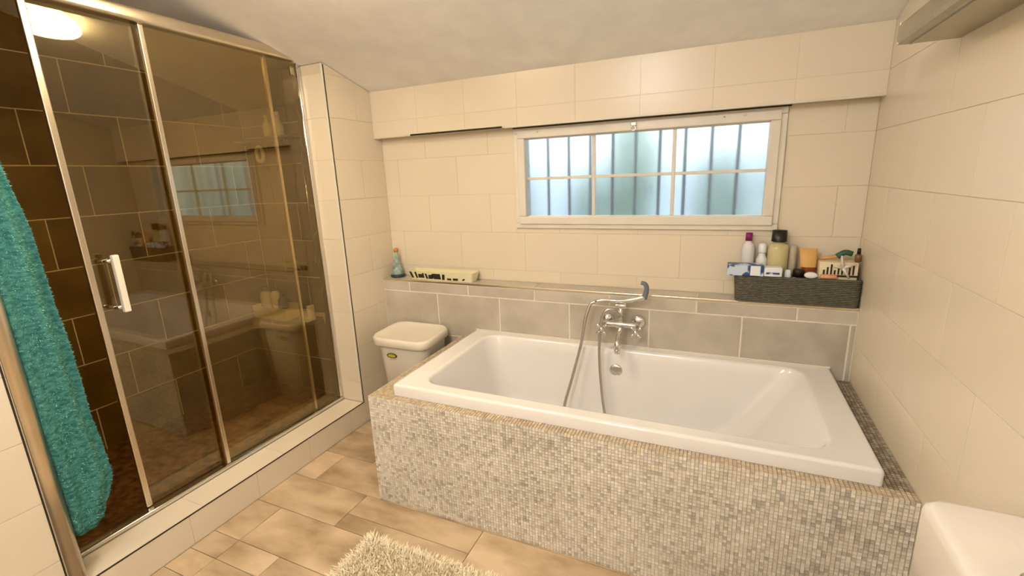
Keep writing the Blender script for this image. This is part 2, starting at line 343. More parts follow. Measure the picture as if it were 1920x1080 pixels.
loft('pull_ring', [circ((1.238+.010*math.cos(a), YW-.034, 1.596+.010*math.sin(a)), .0022, 8, 'y') if 0 else [Vector((1.238+(.010+.0024*math.cos(b))*math.cos(a), YW-.032+.0024*math.sin(b), 1.595+(.010+.0024*math.cos(b))*math.sin(a))) for b in [k*math.pi/3 for k in range(6)]] for a in [i*math.pi/8 for i in range(16)]], M['chrome'], lt, closed=True)
for x in (.76, 1.62, 1.70): lathe('screw_cap', x, YW-.0225, 1.613, [(.0001, -.003), (.004, -.003), (.004, .003), (.0001, .003)], M['chrome'], wi, 10)
gr = thing('security_grille', 'dark iron bars outside the frosted window', 'window bars', (1.24, YW+.13, 1.0))
for i in range(10): tube('bar', [(.655+.1145*i+.003, YW+.10, 1.02), (.655+.1145*i+.003, YW+.10, 1.80)], .0075, M['bar'], gr, 8)
for z in (1.03, 1.79): box('rail', .60, 1.80, YW+.094, YW+.106, z-.012, z+.012, M['bar'], gr)
M['leaf'] = mat('shrub_leaf', (.62, .74, .62), .7, col2=(.36, .46, .42), scale=4, rand=.2)
M['render'] = mat('garden_render', (.84, .82, .88), .9, col2=(.62, .70, .80), scale=2)
struct(box('trim_4', -6, 8, YW+.2, 7, .35, .40, M['render']), 'pale paved ground outside the window')
struct(box('wall_garden', -6, 8, 5.6, 5.8, .4, 1.55, M['render']), 'pale garden wall seen through the frosted window')
def shrub(x, y, rx, rz, label):
    e = thing('garden_shrub', label, 'shrub', (x, y, .4), 'shrubs outside the window'); v, f = [], []
    for k in range(900):
        d = Vector((random.gauss(0, 1), random.gauss(0, 1), random.gauss(0, 1))).normalized()*(random.random()**.4)
        p = Vector((x+d.x*rx, y+d.y*rx, .45+rz+d.z*rz)); a = Vector((random.gauss(0, 1), random.gauss(0, 1), random.gauss(0, 1))).normalized(); b = a.orthogonal().normalized(); s = random.uniform(.03, .06)
        i = len(v); v += [p-a*s, p+b*s*.45, p+a*s, p-b*s*.45]; f.append((i, i+1, i+2, i+3))
    o = pyd('foliage', v, f, M['leaf'], e); o['kind'] = 'stuff'
    tube('stem', [(x, y, .4), (x, y, .6+rz)], .02, M['bar'], e, 8)
for a in ((-.15, 3.6, .24, .72, 'leafy shrub outside, behind the left panes'), (.55, 3.9, .20, .50, 'low leafy shrub outside, right of the left shrub'), (1.02, 3.3, .18, .74, 'leafy shrub outside, behind the middle panes'), (1.62, 4.0, .24, .58, 'pale leafy shrub outside, right of the middle shrub'), (2.15, 3.5, .26, .74, 'leafy shrub outside, behind the right panes')): shrub(*a)

# ------------------------------------------------------------------ ceiling lamp (its mirror image shows in the shower glass)
def ceiling_lamp(label, lx, ly, col, power):
    lamp = thing('ceiling_lamp', label, 'lamp', (lx, ly, zc(ly)))
    RT = Matrix.Translation((lx, ly, zc(ly)))@Matrix.Rotation(-math.atan(.28), 4, 'X')
    def ring(prof): return [[RT@Vector((r*math.cos(2*math.pi*i/48), r*math.sin(2*math.pi*i/48), h)) for i in range(48)] for r, h in prof]
    loft('base', ring([(.150, -.001), (.170, -.001), (.170, -.020), (.150, -.020)]), M['white'], lamp)
    loft('diffuser', ring([(.155, -.0205), (.185, -.023), (.193, -.032), (.195, -.040), (.192, -.047), (.184, -.052), (.10, -.056), (.002, -.057)]), emis('lamp_glow', col, power), lamp)
ceiling_lamp('round flush ceiling lamp mirrored in the shower glass', .345, .885, LAMP_COL, LAMP_POWER)
gx, gy = .95, -.75  # unseen globe added behind the camera to fill the room with light
pl = thing('fill_globe', 'unseen white globe light added behind the camera as fill', 'lamp', (gx, gy, zc(gy)))
lathe('canopy', gx, gy, zc(gy)-.03, [(.05, 0), (.05, .014), (.004, .015)], M['white'], pl)
tube('cord', [(gx, gy, zc(gy)-.20), (gx, gy, zc(gy)-.03)], .004, M['white'], pl)
lathe('globe', gx, gy, zc(gy)-.60, [(.20*math.sin(math.pi*k/16), .20-.20*math.cos(math.pi*k/16)) for k in range(17)], emis('fill_glow', FILL_COL, FILL_POWER), pl, 32)

# ------------------------------------------------------------------ bathtub surround with mosaic
PX0, PY0, PZ = .294, 1.115, .509
BX0, BX1, BY0, BY1, BZ = .3946, 2.0946, 1.159, YL-.001, .559
ps = thing('bathtub_surround', 'boxed bathtub surround clad in small cream and grey mosaic', 'bath surround', (1.2, 1.15, 0))
bm = bmesh.new(); t3 = .004
add_box(bm, PX0+t3, XR-.001, PY0+t3, PY0+.05, 0, PZ-t3); add_box(bm, PX0+t3, BX0+.02, PY0+.05, YL-.001, 0, PZ-t3); add_box(bm, BX1-.02, XR-.001, PY0+.05, YL-.001, 0, PZ-t3)
bm_obj('body', bm, M['mgrout'], ps)
PAL = [(.84, .78, .67), (.80, .74, .64), (.88, .83, .74), (.74, .69, .60), (.70, .66, .58), (.82, .79, .71), (.78, .71, .60), (.90, .86, .78)]
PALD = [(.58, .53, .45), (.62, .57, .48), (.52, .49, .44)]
PAL_WARMLIT = [(.56, .45, .31), (.50, .40, .27), (.60, .51, .36), (.44, .35, .24), (.56, .47, .35), (.46, .39, .30)]  # top strips: warm light from above put into browner tile colours
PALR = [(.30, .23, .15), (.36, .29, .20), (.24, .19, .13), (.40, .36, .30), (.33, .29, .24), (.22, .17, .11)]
P = .012; cells = []
nx = int((XR-PX0)/P); nz = int(PZ/P)
px = (XR-.001-PX0)/nx; pz = PZ/nz
V3 = Vector
def patch(i, k): return .5+.5*math.sin(i*.11+2.1*math.sin(k*.13))*math.cos(k*.17+.05*i)
for i in range(nx):
    for k in range(nz):
        q = patch(i, k); c = random.choice(PAL) if random.random() > .10+.10*q else random.choice(PALD)
        g = 1-.12*q+random.uniform(-.05, .05); cells.append((V3((PX0+(i+.5)*px, PY0+t3, (k+.5)*pz)), V3((1, 0, 0)), V3((0, 0, 1)), tuple(x*g for x in c), 0))
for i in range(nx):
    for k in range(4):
        cells.append((V3((PX0+(i+.5)*px, PY0+.001+(k+.5)*.0112, PZ-t3)), V3((1, 0, 0)), V3((0, 1, 0)), random.choice(PAL_WARMLIT), 1))
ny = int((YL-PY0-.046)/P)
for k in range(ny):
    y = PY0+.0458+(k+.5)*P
    for i in range(8): cells.append((V3((PX0+.001+(i+.5)*P, y, PZ-t3)), V3((1, 0, 0)), V3((0, 1, 0)), random.choice(PAL_WARMLIT), 1))
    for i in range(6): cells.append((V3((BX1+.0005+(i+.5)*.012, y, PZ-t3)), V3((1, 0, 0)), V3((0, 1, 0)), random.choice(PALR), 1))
for k in range(int((YL-PY0)/P)):
    for j in range(nz): cells.append((V3((PX0+t3, YL-.001-(k+.5)*P, (j+.5)*pz)), V3((0, -1, 0)), V3((0, 0, 1)), random.choice(PAL), 0))
def cellmesh(lst, name):
    v, f, cols = [], [], []
    for (c, U, W, col, top) in lst:
        N = U.cross(W); h = P*.455; t = t3*random.uniform(.82, 1.0); i = len(v)
        for (a, b, d, s) in ((-1, -1, 0, 1), (1, -1, 0, 1), (1, 1, 0, 1), (-1, 1, 0, 1), (-1, -1, t, .86), (1, -1, t, .86), (1, 1, t, .86), (-1, 1, t, .86)): v.append(c+U*(a*h*s)+W*(b*h*s)+N*d)
        f += [(i+4, i+5, i+6, i+7), (i, i+1, i+5, i+4), (i+1, i+2, i+6, i+5), (i+2, i+3, i+7, i+6), (i+3, i, i+4, i+7)]; cols += [col]*8
    me = bpy.data.meshes.new(name); me.from_pydata(v, [], f); at = me.color_attributes.new('tint', 'FLOAT_COLOR', 'POINT')
    at.data.foreach_set('color', [x for c in cols for x in (*c, 1.0)]); me.update(); me.materials.append(M['mosaic']); return me
front = [c for c in cells if c[4] == 0 and c[1].x == 1 and c[0].x < 1.93 and c[0].z > .30]
front.sort(key=lambda c: (c[0]-CAM).length); near = set(id(c) for c in front[:300])
o = link('mosaic_field', cellmesh([c for c in cells if id(c) not in near], 'mosaic_field'), None, ps); o['kind'] = 'stuff'
variants = [cellmesh([(V3((0, 0, 0)), V3((1, 0, 0)), V3((0, 0, 1)), tuple(x*random.uniform(.9, 1.0) for x in random.choice(PAL+PALD[:1])), 0)], 'tessera') for _ in range(14)]
for c in front[:300]:
    o = bpy.data.objects.new('tessera', random.choice(variants)); COL.objects.link(o); adopt(o, ps); o.location = c[0]

# ------------------------------------------------------------------ bathtub
bt = thing('bathtub', 'glossy white built-in bathtub with wide flat rim', 'bathtub', ((BX0+BX1)/2, (BY0+BY1)/2, PZ))
IX0, IX1, IY0, IY1 = .500, 1.985, 1.226, 1.868
rings = [rrect(BX0, BX1, BY0, BY1, .012, PZ+.0005), rrect(BX0, BX1, BY0, BY1, .012, BZ-.010), rrect(BX0+.003, BX1-.003, BY0+.003, BY1-.003, .012, BZ-.003), rrect(BX0+.010, BX1-.010, BY0+.010, BY1-.010, .012, BZ), rrect(BX0+.016, BX1-.016, BY0+.016, BY1-.012, .012, BZ-.0008),
         rrect(IX0-.020, IX1+.020, IY0-.014, IY1+.014, .098, BZ-.001), rrect(IX0-.008, IX1+.008, IY0-.007, IY1+.007, .088, BZ-.0012), rrect(IX0-.003, IX1+.003, IY0-.003, IY1+.003, .084, BZ-.003), rrect(IX0+.002, IX1-.002, IY0+.001, IY1-.001, .080, BZ-.007), rrect(IX0+.006, IX1-.006, IY0+.005, IY1-.005, .080, BZ-.014)]
for t in (.12, .25, .4, .55, .7, .82, .92):
    z = BZ-.014-(BZ-.014-.15)*t; b = max(0, t-.78)/.22
    rings.append(rrect(IX0+.006+.13*t+.10*b*b, IX1-.006-.26*t-.12*b*b, IY0+.005+.05*t+.06*b*b, IY1-.005-.05*t-.06*b*b, .08+.05*t, z))
rings.append(rrect(IX0+.32, IX1-.48, IY0+.15, IY1-.15, .13, .152)); rings.append(rrect(IX0+.45, IX1-.60, IY0+.28, IY1-.28, .03, .150))
loft('shell', rings, M['bath'], bt, cap0=False)
def disc_y(name, x, y, z, prof, m, parent, n=28): return loft(name, [circ((x, y-h, z), max(r, .0004), n, 'y') for r, h in prof], m, parent)
ov = disc_y('overflow', 1.205, 1.858, .448, [(.026, -.01), (.033, .002), (.033, .006), (.029, .010), (.010, .011), (.0005, .011)], M['chrome'], bt)
lathe('drain', 1.21, 1.545, .151, [(.032, 0), (.032, .004), (.02, .005), (.0005, .005)], M['chrome'], bt)
box('seal_bead', BX0, BX1, YL-.007, YL-.0003, BZ-.006, BZ+.004, M['white'], bt, .002)

# ------------------------------------------------------------------ tap with hand shower
tp = thing('bath_mixer_tap', 'chrome bath mixer tap with cross handles and hose', 'tap', (1.222, YL, .68))
ya = YL-.062
for x in (1.147, 1.297):
    fg = disc_y('flange', x, YL-.0005, .690, [(.034, 0), (.034, .006), (.028, .014), (.016, .018), (.013, .02)], M['chrome'], tp)
    tube('inlet_leg', [(x, YL-.018, .690), (x, ya, .686)], .0135, M['chrome'], tp, 14)
tube('body', [(1.135, ya, .686), (1.165, ya, .686), (1.19, ya, .686), (1.222, ya, .686), (1.254, ya, .686), (1.28, ya, .686), (1.309, ya, .686)], [.018, .016, .015, .021, .015, .016, .018], M['chrome'], tp, 18)
def cross(x):
    h = tube('cross_handle', [(x, ya-.012, .684), (x+.0, ya-.045, .672), (x, ya-.060, .667)], [.012, .010, .012], M['chrome'], tp, 14)
    for k in range(4):
        a = math.radians(45+90*k); dx, dz = math.cos(a), math.sin(a)
        tube('spoke', [(x, ya-.050, .670), (x+.018*dx, ya-.050+.004*dz, .670+.018*dz), (x+.030*dx, ya-.050+.006*dz, .670+.030*dz), (x+.034*dx, ya-.050+.006*dz, .670+.034*dz)], [.0045, .0045, .0075, .004], M['chrome'], h, 10)
cross(1.142); cross(1.302)
sp = tube('spout', [(1.222, ya, .684), (1.222, ya-.012, .655), (1.222, ya-.045, .628), (1.222, ya-.070, .612), (1.222, ya-.076, .585)], [.015, .014, .013, .013, .014], M['chrome'], tp, 16, sub=5)
lathe('aerator', 1.222, ya-.076, .566, [(.012, 0), (.0145, .002), (.0145, .02), (.013, .022)], M['chrome'], sp, 16)
rs = tube('riser', [(1.222, ya, .69), (1.222, ya, .735), (1.222, ya-.002, .775)], [.012, .010, .013], M['chrome'], tp, 14)
box('cradle', 1.195, 1.25, ya-.016, ya+.012, .768, .790, M['chrome'], tp, .006, 3)
hs = thing('hand_shower', 'chrome hand shower resting on the tap cradle', 'shower head', (1.222, ya, .79))
tube('handle', [(1.10, ya-.006, .792), (1.15, ya-.003, .803), (1.22, ya, .803), (1.29, ya, .815), (1.33, ya, .83)], [.009, .012, .013, .012, .014], M['chrome'], hs, 14, sub=4)
tube('head', [(1.328, ya, .822), (1.336, ya+.003, .85), (1.338, ya+.004, .875), (1.330, ya+.004, .892), (1.312, ya+.003, .897)], [.013, .012, .011, .011, .009], M['bar'], hs, 14, sub=4)
ho = tube('hose', [(1.222, ya-.004, .735), (1.19, ya-.02, .765), (1.155, ya-.03, .755), (1.135, ya-.035, .70), (1.130, ya-.045, .60), (1.137, ya-.06, .47), (1.158, ya-.09, .33), (1.185, ya-.14, .205), (1.15, ya-.20, .162), (1.06, ya-.22, .160), (.985, ya-.19, .175), (.975, ya-.13, .27), (1.005, ya-.08, .42), (1.040, ya-.05, .58), (1.055, ya-.03, .70), (1.075, ya-.012, .775), (1.10, ya-.006, .792)], .0072, M['hose'], tp, 10, sub=8)

# ------------------------------------------------------------------ shower enclosure
se = thing('shower_enclosure', 'sliding glass shower enclosure with pale metal frame', 'shower', (-.395, .96, .135))
box('top_rail', -.425, -.368, YN-.02, YJ-.0005, 2.003, 2.052, M['alu'], se, .012, 4)
box('bottom_track', -.425, -.378, YN, YJ-.0005, .1352, .152, M['chrome'], se, .004, 3)
box('wall_profile', -.424, -.380, YJ-.024, YJ-.0005, .152, 2.003, M['chrome'], se, .005, 3)
box('wall_profile', -.424, -.380, YN-.02, YN+.006, .152, 2.003, M['alu'], se, .005, 3)
SK = .0125   # the panels hang slightly askew in their tracks
def pane(name, x, y0, y1, z0, z1, SK=SK):
    o = box(name, x-.005, x, y0, y1, z0, z1, M['glass'], se)
    for v in o.data.vertices: v.co.x += (v.co.y-y1)*SK
    return o
fp = pane('fixed_panel', -.385, .905, YJ-.02, .152, 2.004, .018)
box('stile', -.402, -.387, .894, .912, .153, 2.003, M['alu'], fp, .003)
sd = pane('sliding_door', -.409, .585, 1.44, .155, 2.004)
box('stile', -.429, -.412, .570, .592, .155, 2.003, M['alu'], sd, .004)
box('stile', -.417, -.404, 1.434, 1.450, .155, 2.003, M['alu'], sd, .003)
hd = box('handle', -.372, -.352, .628, .650, .965, 1.178, M['white'], sd, .004)
for z in (.985, 1.158): tube('standoff', [(-.419, .618, z), (-.378, .618, z), (-.366, .634, z)], .008, M['chrome'], hd, 10)
for y, z in ((1.585, 1.97),): box('roller', -.404, -.39, y-.012, y+.012, z-.03, z+.012, M['chrome'], se, .003)

# ------------------------------------------------------------------ things in the shower
cs = thing('shower_shelf', 'narrow wall shelf high in the shower', 'shelf', (-1.05, 1.97, 1.68))
box('board', XS0+.002, -.80, 1.87, 1.9695, 1.688, 1.702, M['alu'], cs, .003)
for x in (-1.25, -.88): box('bracket', x-.008, x+.008, 1.90, 1.9695, 1.66, 1.688, M['chrome'], cs, .002)
def bottle(name, label, x, y, z, prof, m, cap=None, capm=None, n=20, sy=1.0, cat='bottle', group=None, capname='cap'):
    e = thing(name, label, cat, (x, y, z), group); lathe('body', x, y, z+.0005, prof, m, e, n, sy)
    if cap: lathe(capname, x, y, z+.0005+prof[-1][1], cap, capm, e, n, min(1, sy*1.2))
    return e
M['soapw'] = mat('pale_bottle', (.74, .68, .55), .35)
bottle('shampoo_bottle', 'pale bottle on the high shower shelf beside the wall corner', -1.04, 1.925, 1.702, [(.022, 0), (.026, .004), (.026, .07), (.012, .10), (.010, .115)], M['soapw'], [(.012, 0), (.012, .02), (.001, .02)], M['soapw'])
bottle('shampoo_bottle', 'wider pale bottle on the high shower shelf', -.94, 1.925, 1.702, [(.028, 0), (.032, .004), (.032, .06), (.015, .10), (.013, .12)], M['soapw'], [(.014, 0), (.013, .025), (.001, .025)], M['soapw'])
sr = thing('shower_riser', 'slim chrome shower riser bar on the shower end wall', 'shower rail', (-.78, 1.97, 1.1))
tube('bar', [(-.78, 1.93, .90), (-.78, 1.93, 1.66)], .009, M['chrome'], sr, 12)
for z in (.93, 1.63): tube('bracket', [(-.78, 1.93, z), (-.78, 1.9695, z)], .010, M['chrome'], sr, 10)
sg = loft('shower_sponge_ring', [[V3((-1.12+(.032+.011*math.cos(b))*math.cos(a), 1.905+.011*math.sin(b), 1.60+(.045+.011*math.cos(b))*math.sin(a))) for b in [k*math.pi/4 for k in range(8)]] for a in [i*math.pi/10 for i in range(20)]], M['soapw'], closed=True)
tag(sg, 'pale ring-shaped sponge hanging under the high shower shelf', 'sponge')
# basket on the bench
def tray(name, label, cat, x0, x1, y0, y1, z0, h, m, th=.004, r=.012, flare=.006, group=None):
    rg = [rrect(x0+flare, x1-flare, y0+flare, y1-flare, r, z0+.0005), rrect(x0, x1, y0, y1, r, z0+h), rrect(x0+th, x1-th, y0+th, y1-th, r, z0+h), rrect(x0+flare+th, x1-flare-th, y0+flare+th, y1-flare-th, r, z0+th)]
    return tag(loft(name, rg, m, None, smooth=False), label, cat, group)
BZT = .510
tray('storage_basket', 'white plastic basket on the shower bench', 'basket', -1.315, -.99, 1.806, 1.955, BZT, .085, M['cream'])
M['blackb'] = mat('dark_bottle', (.03, .035, .03), .3); M['greenb'] = mat('green_cap', (.03, .10, .06), .4)
bottle('shampoo_bottle', 'round white bottle at the left of the shower basket', -1.25, 1.88, BZT+.005, [(.034, 0), (.038, .006), (.038, .13), (.030, .165), (.014, .175)], M['ceramic'], [(.024, 0), (.024, .03), (.001, .03)], M['greenb'])
bottle('shampoo_bottle', 'white bottle with dark pump in the shower basket', -1.155, 1.88, BZT+.005, [(.030, 0), (.033, .006), (.033, .15), (.020, .175), (.012, .18)], M['ceramic'], [(.014, 0), (.014, .02), (.005, .022), (.005, .05), (.001, .05)], M['greenb'], capname='pump')
bottle('shampoo_bottle', 'black bottle at the right of the shower basket', -1.065, 1.86, BZT+.005, [(.028, 0), (.031, .006), (.031, .12), (.020, .145), (.014, .15)], M['blackb'], [(.016, 0), (.016, .018), (.001, .018)], M['blackb'])
sd_ = thing('soap_dish', 'small cream soap dish on the shower bench', 'soap dish', (-.86, 1.86, BZT))
box('bowl', -.90, -.815, 1.825, 1.895, BZT+.0005, BZT+.035, M['cream'], sd_, .008, 3); box('back', -.835, -.815, 1.84, 1.895, BZT+.03, BZT+.11, M['cream'], sd_, .006, 3)
bottle('shower_cup', 'slim pale cup at the right end of the shower bench', -.685, 1.86, BZT, [(.016, 0), (.022, .07), (.020, .07), (.002, .066)], M['soapw'], cat='cup')

# ------------------------------------------------------------------ towel
hk = thing('towel_hook', 'small metal hook above the teal towel', 'hook', (XL-.02, YN, 1.78))
tube('stem', [(-.30, YN-.012, 1.80), (-.30, YN+.03, 1.80), (-.30, YN+.045, 1.815)], .006, M['chrome'], hk, 10)
lathe('plate', -.30, YN-.006, 1.785, [(.012, 0), (.016, .002), (.016, .028), (.012, .03)], M['chrome'], hk, 16)
rings = []; K = 90; NT = 72
prof = [(1.80, .335, .02, .012), (1.70, .350, .032, .022), (1.485, .373, .05, .030), (1.283, .400, .06, .034), (1.082, .407, .066, .036), (.92, .414, .068, .036), (.693, .417, .070, .035), (.544, .431, .076, .033), (.447, .436, .078, .030), (.387, .416, .066, .026), (.341, .392, .053, .022), (.300, .384, .046, .016)]
def samp(z):
    for a, b in zip(prof, prof[1:]):
        if a[0] >= z >= b[0]:
            t = (a[0]-z)/(a[0]-b[0]); t = t*t*(3-2*t)*.5+t*.5; return [a[i]+(b[i]-a[i])*t for i in range(4)]
    return prof[-1]
for i in range(K+1):
    z = 1.80-(1.80-.300)*i/K; _, yr, hw, hd_ = samp(z); rg = []
    for j in range(NT):
        a = 2*math.pi*j/NT; fold = 1+.10*math.sin(3*a+z*2.2)
        yy = yr-hw+hw*math.cos(a)*(1+.03*math.sin(9*z+3*a)); xx = -.262+hd_*(math.sin(a)*fold*.85+.33*math.sin(6*a+.6*math.sin(z*3))*abs(math.sin(a))**.5)
        rg.append(V3((xx, yy, z+.010*math.sin(2*a+1)*(i > K-5)*(i-K+5)/5)))
    rings.append(rg)
tw = loft('towel', rings, M['towel']); tag(tw, 'teal terry towel hanging at the shower entrance', 'towel')
v, f = [], []
for k in range(11000):
    i = random.randrange(4, K); j = random.randrange(NT); p = rings[i][j].lerp(rings[i][(j+1) % NT], random.random()).lerp(rings[i-1][j], random.random()*.9)
    c = V3((-.262, samp(p.z)[1]-samp(p.z)[2], p.z)); n_ = (p-c).normalized(); s = V3((random.gauss(0, 1), random.gauss(0, 1), random.gauss(0, 1)-1)).normalized()
    tip = p+n_*random.uniform(.002, .005)+s*.003; b = n_.cross(s).normalized()*.0009; q = len(v); v += [p-b, p+b, tip]; f.append((q, q+1, q+2))
o = pyd('pile', v, f, M['pile'], tw); o['kind'] = 'stuff'

# ------------------------------------------------------------------ laundry bin
bi = thing('laundry_bin', 'white plastic bin with dished lid beside the bathtub', 'bin', (.09, 1.72, 0))
bx0, bx1, by0, by1 = -.105, .272, 1.585, 1.905
def shift(r, dx): return [p+V3((dx*(p.y-by0)/(by1-by0), 0, 0)) for p in r]
LZ = .572
loft('body', [shift(rrect(bx0+.075, bx1-.045, by0+.055, by1-.03, .05, .001), -.02), shift(rrect(bx0+.035, bx1-.022, by0+.022, by1-.02, .06, .49), -.03), shift(rrect(bx0+.03, bx1-.018, by0+.018, by1-.016, .06, .535), -.03)], M['white'], bi)
ld = loft('lid', [shift(rrect(bx0+.004, bx1-.004, by0+.004, by1-.004, .075, .525), -.03), shift(rrect(bx0, bx1, by0, by1, .075, .530), -.03), shift(rrect(bx0, bx1, by0, by1, .075, .560), -.03), shift(rrect(bx0+.005, bx1-.005, by0+.005, by1-.005, .075, .570), -.03), shift(rrect(bx0+.014, bx1-.014, by0+.014, by1-.014, .07, LZ), -.03), shift(rrect(bx0+.024, bx1-.024, by0+.022, by1-.022, .065, .566), -.03), shift(rrect(bx0+.05, bx1-.05, by0+.045, by1-.045, .05, .556), -.03), shift(rrect(bx0+.12, bx1-.12, by0+.11, by1-.11, .03, .552), -.03)], M['white'], bi)
M['sticky'] = mat('yellow_sticker', (.55, .45, .03), .4); M['stickd'] = mat('sticker_edge', (.06, .05, .02), .4)
st = loft('sticker', [circ((.035, by0+.0215, .472), .034, 28, 'y', .0135), circ((.035, by0+.0185, .472), .034, 28, 'y', .0135)], M['stickd'], bi, smooth=False)
loft('sticker_print', [circ((.035, by0+.019, .472), .026, 28, 'y', .009), circ((.035, by0+.0175, .472), .026, 28, 'y', .009)], M['sticky'], st, smooth=False)

# ------------------------------------------------------------------ toilet
to = thing('toilet', 'white ceramic toilet with cistern against the right wall', 'toilet', (1.85, .52, 0))
loft('cistern', [rrect(2.035, XR-.001, .36, .685, .03, .40), rrect(2.012, XR-.001, .34, .706, .03, .55), rrect(2.005, XR-.001, .332, .712, .03, .597)], M['ceramic'], to)
cl = loft('cistern_lid', [rrect(2.005, XR-.001, .332, .712, .03, .599), rrect(2.003, XR-.001, .330, .714, .03, .603), rrect(2.003, XR-.001, .330, .714, .03, .766), rrect(2.006, XR-.001, .333, .711, .03, .778), rrect(2.014, XR-.001, .340, .703, .03, .785), rrect(2.024, XR-.001, .350, .693, .03, .787), rrect(2.07, XR-.001, .40, .64, .02, .7875)], M['ceramic'], to)
lathe('flush_button', 2.09, .522, .7868, [(.024, 0), (.024, .004), (.020, .006), (.001, .006)], M['chrome'], cl)
def oval(cx, cy, rx, ry, z, n=32): return [V3((cx+rx*math.cos(2*math.pi*i/n)*(1.0 if math.cos(2*math.pi*i/n) < 0 else .9), cy+ry*math.sin(2*math.pi*i/n), z)) for i in range(n)]
loft('bowl', [oval(1.88, .522, .18, .12, .001), oval(1.88, .522, .17, .11, .10), oval(1.84, .522, .20, .14, .24), oval(1.79, .522, .24, .18, .36), oval(1.78, .522, .255, .19, .395), oval(1.78, .522, .20, .14, .395), oval(1.79, .522, .15, .10, .28), oval(1.80, .522, .06, .05, .22)], M['ceramic'], to)
loft('seat_lid', [oval(1.78, .522, .255, .192, .3955), oval(1.78, .522, .258, .195, .41), oval(1.78, .522, .25, .187, .425), oval(1.78, .522, .15, .11, .43)], M['ceramic'], to)

# ------------------------------------------------------------------ rug
rg_ = box('bath_rug', .43, 1.12, .36, .895, .0005, .012, M['rug'], None, .004); tag(rg_, 'cream shaggy bath rug on the wood-look floor', 'rug')
v, f = [], []
for k in range(26000):
    x, y = random.uniform(.428, 1.122), random.uniform(.36, .898)
    p = V3((x, y, .010)); edge = V3((-(x < .455)+(x > 1.10), (y > .872)-(y < .38), 0))*.016
    tip = p+V3((random.gauss(0, .009), random.gauss(0, .009), random.uniform(.012, .026)))+edge; mid = p.lerp(tip, .55)+V3((0, 0, .005))
    a = random.uniform(0, 6.28); b = V3((math.cos(a), math.sin(a), 0))*.0020; q = len(v); v += [p-b, p+b, mid+b, mid-b, tip]; f += [(q, q+1, q+2, q+3), (q+3, q+2, q+4)]
o = pyd('pile', v, f, M['rug'], rg_); o['kind'] = 'stuff'

# ------------------------------------------------------------------ metal box high on the right wall
mb = thing('metal_wall_fixture', 'grey brushed metal fixture fixed high on the right wall', 'wall fixture', (2.11, 1.1, 1.70))
n = 10; prof = [(XR-.0005, 1.702), (2.05, 1.702), (2.038, 1.706), (2.034, 1.716), (2.034, 1.748), (2.040, 1.756), (2.055, 1.760), (XR-.0005, 1.760)]
y0, y1 = .55, 1.385; rgs = [[V3((x, y, z)) for x, z in prof] for y in (y0, y1)]
hb = loft('housing', rgs, M['brushed'], mb, smooth=False)
box('end_cap', 2.036, XR-.0005, y1, y1+.004, 1.703, 1.759, M['brushed'], mb, .001)
box('lower_lip', 2.060, 2.066, y0+.01, y1-.01, 1.6985, 1.7025, M['brushed'], mb)

# ------------------------------------------------------------------ ledge: bottle, dish, basket with toiletries
M['bluebot'] = mat('pale_blue_glaze', (.40, .50, .46), .25, col2=(.18, .28, .24), scale=45); M['orange'] = mat('orange_cork', (.62, .24, .06), .5); M['bluedk'] = mat('dark_base', (.03, .04, .05), .3)
fb = thing('decorative_bottle', 'small pale blue cone-shaped bottle with orange stopper', 'bottle', (-.165, 1.978, ZL))
lathe('base', -.165, 1.978, ZL+.0005, [(.036, 0), (.046, .005), (.044, .014), (.036, .018)], M['bluedk'], fb)
lathe('body', -.165, 1.978, ZL+.018, [(.036, 0), (.040, .004), (.033, .030), (.024, .052), (.027, .060), (.022, .078), (.013, .102), (.011, .130), (.014, .136)], M['bluebot'], fb)
lathe('stopper', -.165, 1.978, ZL+.155, [(.010, 0), (.015, .004), (.016, .014), (.012, .023), (.001, .026)], M['orange'], fb)
M['dish'] = mat('yellow_green_dish', (.78, .75, .50), .3)
x0, x1, yA, yB = -.055, .385, 1.930, 2.020
dz = tray('serving_dish', 'pale yellow oblong dish with dark painted marks on the ledge', 'dish', x0, x1, yA, yB, ZL, .055, M['dish'], .004, .014, .012)
def mark(poly, y=yA):
    # flat painted mark on the sloping front face of the dish
    fy_ = lambda z: yA+.012*(1-(z-ZL)/.055)-.0006
    pyd('painted_mark', [(a, fy_(ZL+b), ZL+b) for a, b in poly], [tuple(range(len(poly)))], M['dark'], dz)
for a, w_, h0, h1, s in ((-.025, .016, .010, .048, -.012), (.005, .014, .010, .048, -.008), (.03, .030, .012, .036, 0), (.05, .012, .012, .042, 0), (.075, .014, .008, .040, -.006), (.098, .030, .008, .034, .004), (.115, .012, .012, .040, 0), (.145, .050, .008, .042, -.002), (.185, .018, .006, .040, .006), (.225, .028, .006, .018, 0), (.265, .034, .006, .020, .004), (.315, .014, .008, .020, .01)):
    mark([(a-w_/2, h0), (a+w_/2, h0), (a+w_/2+s, h1), (a-w_/2+s, h1)])
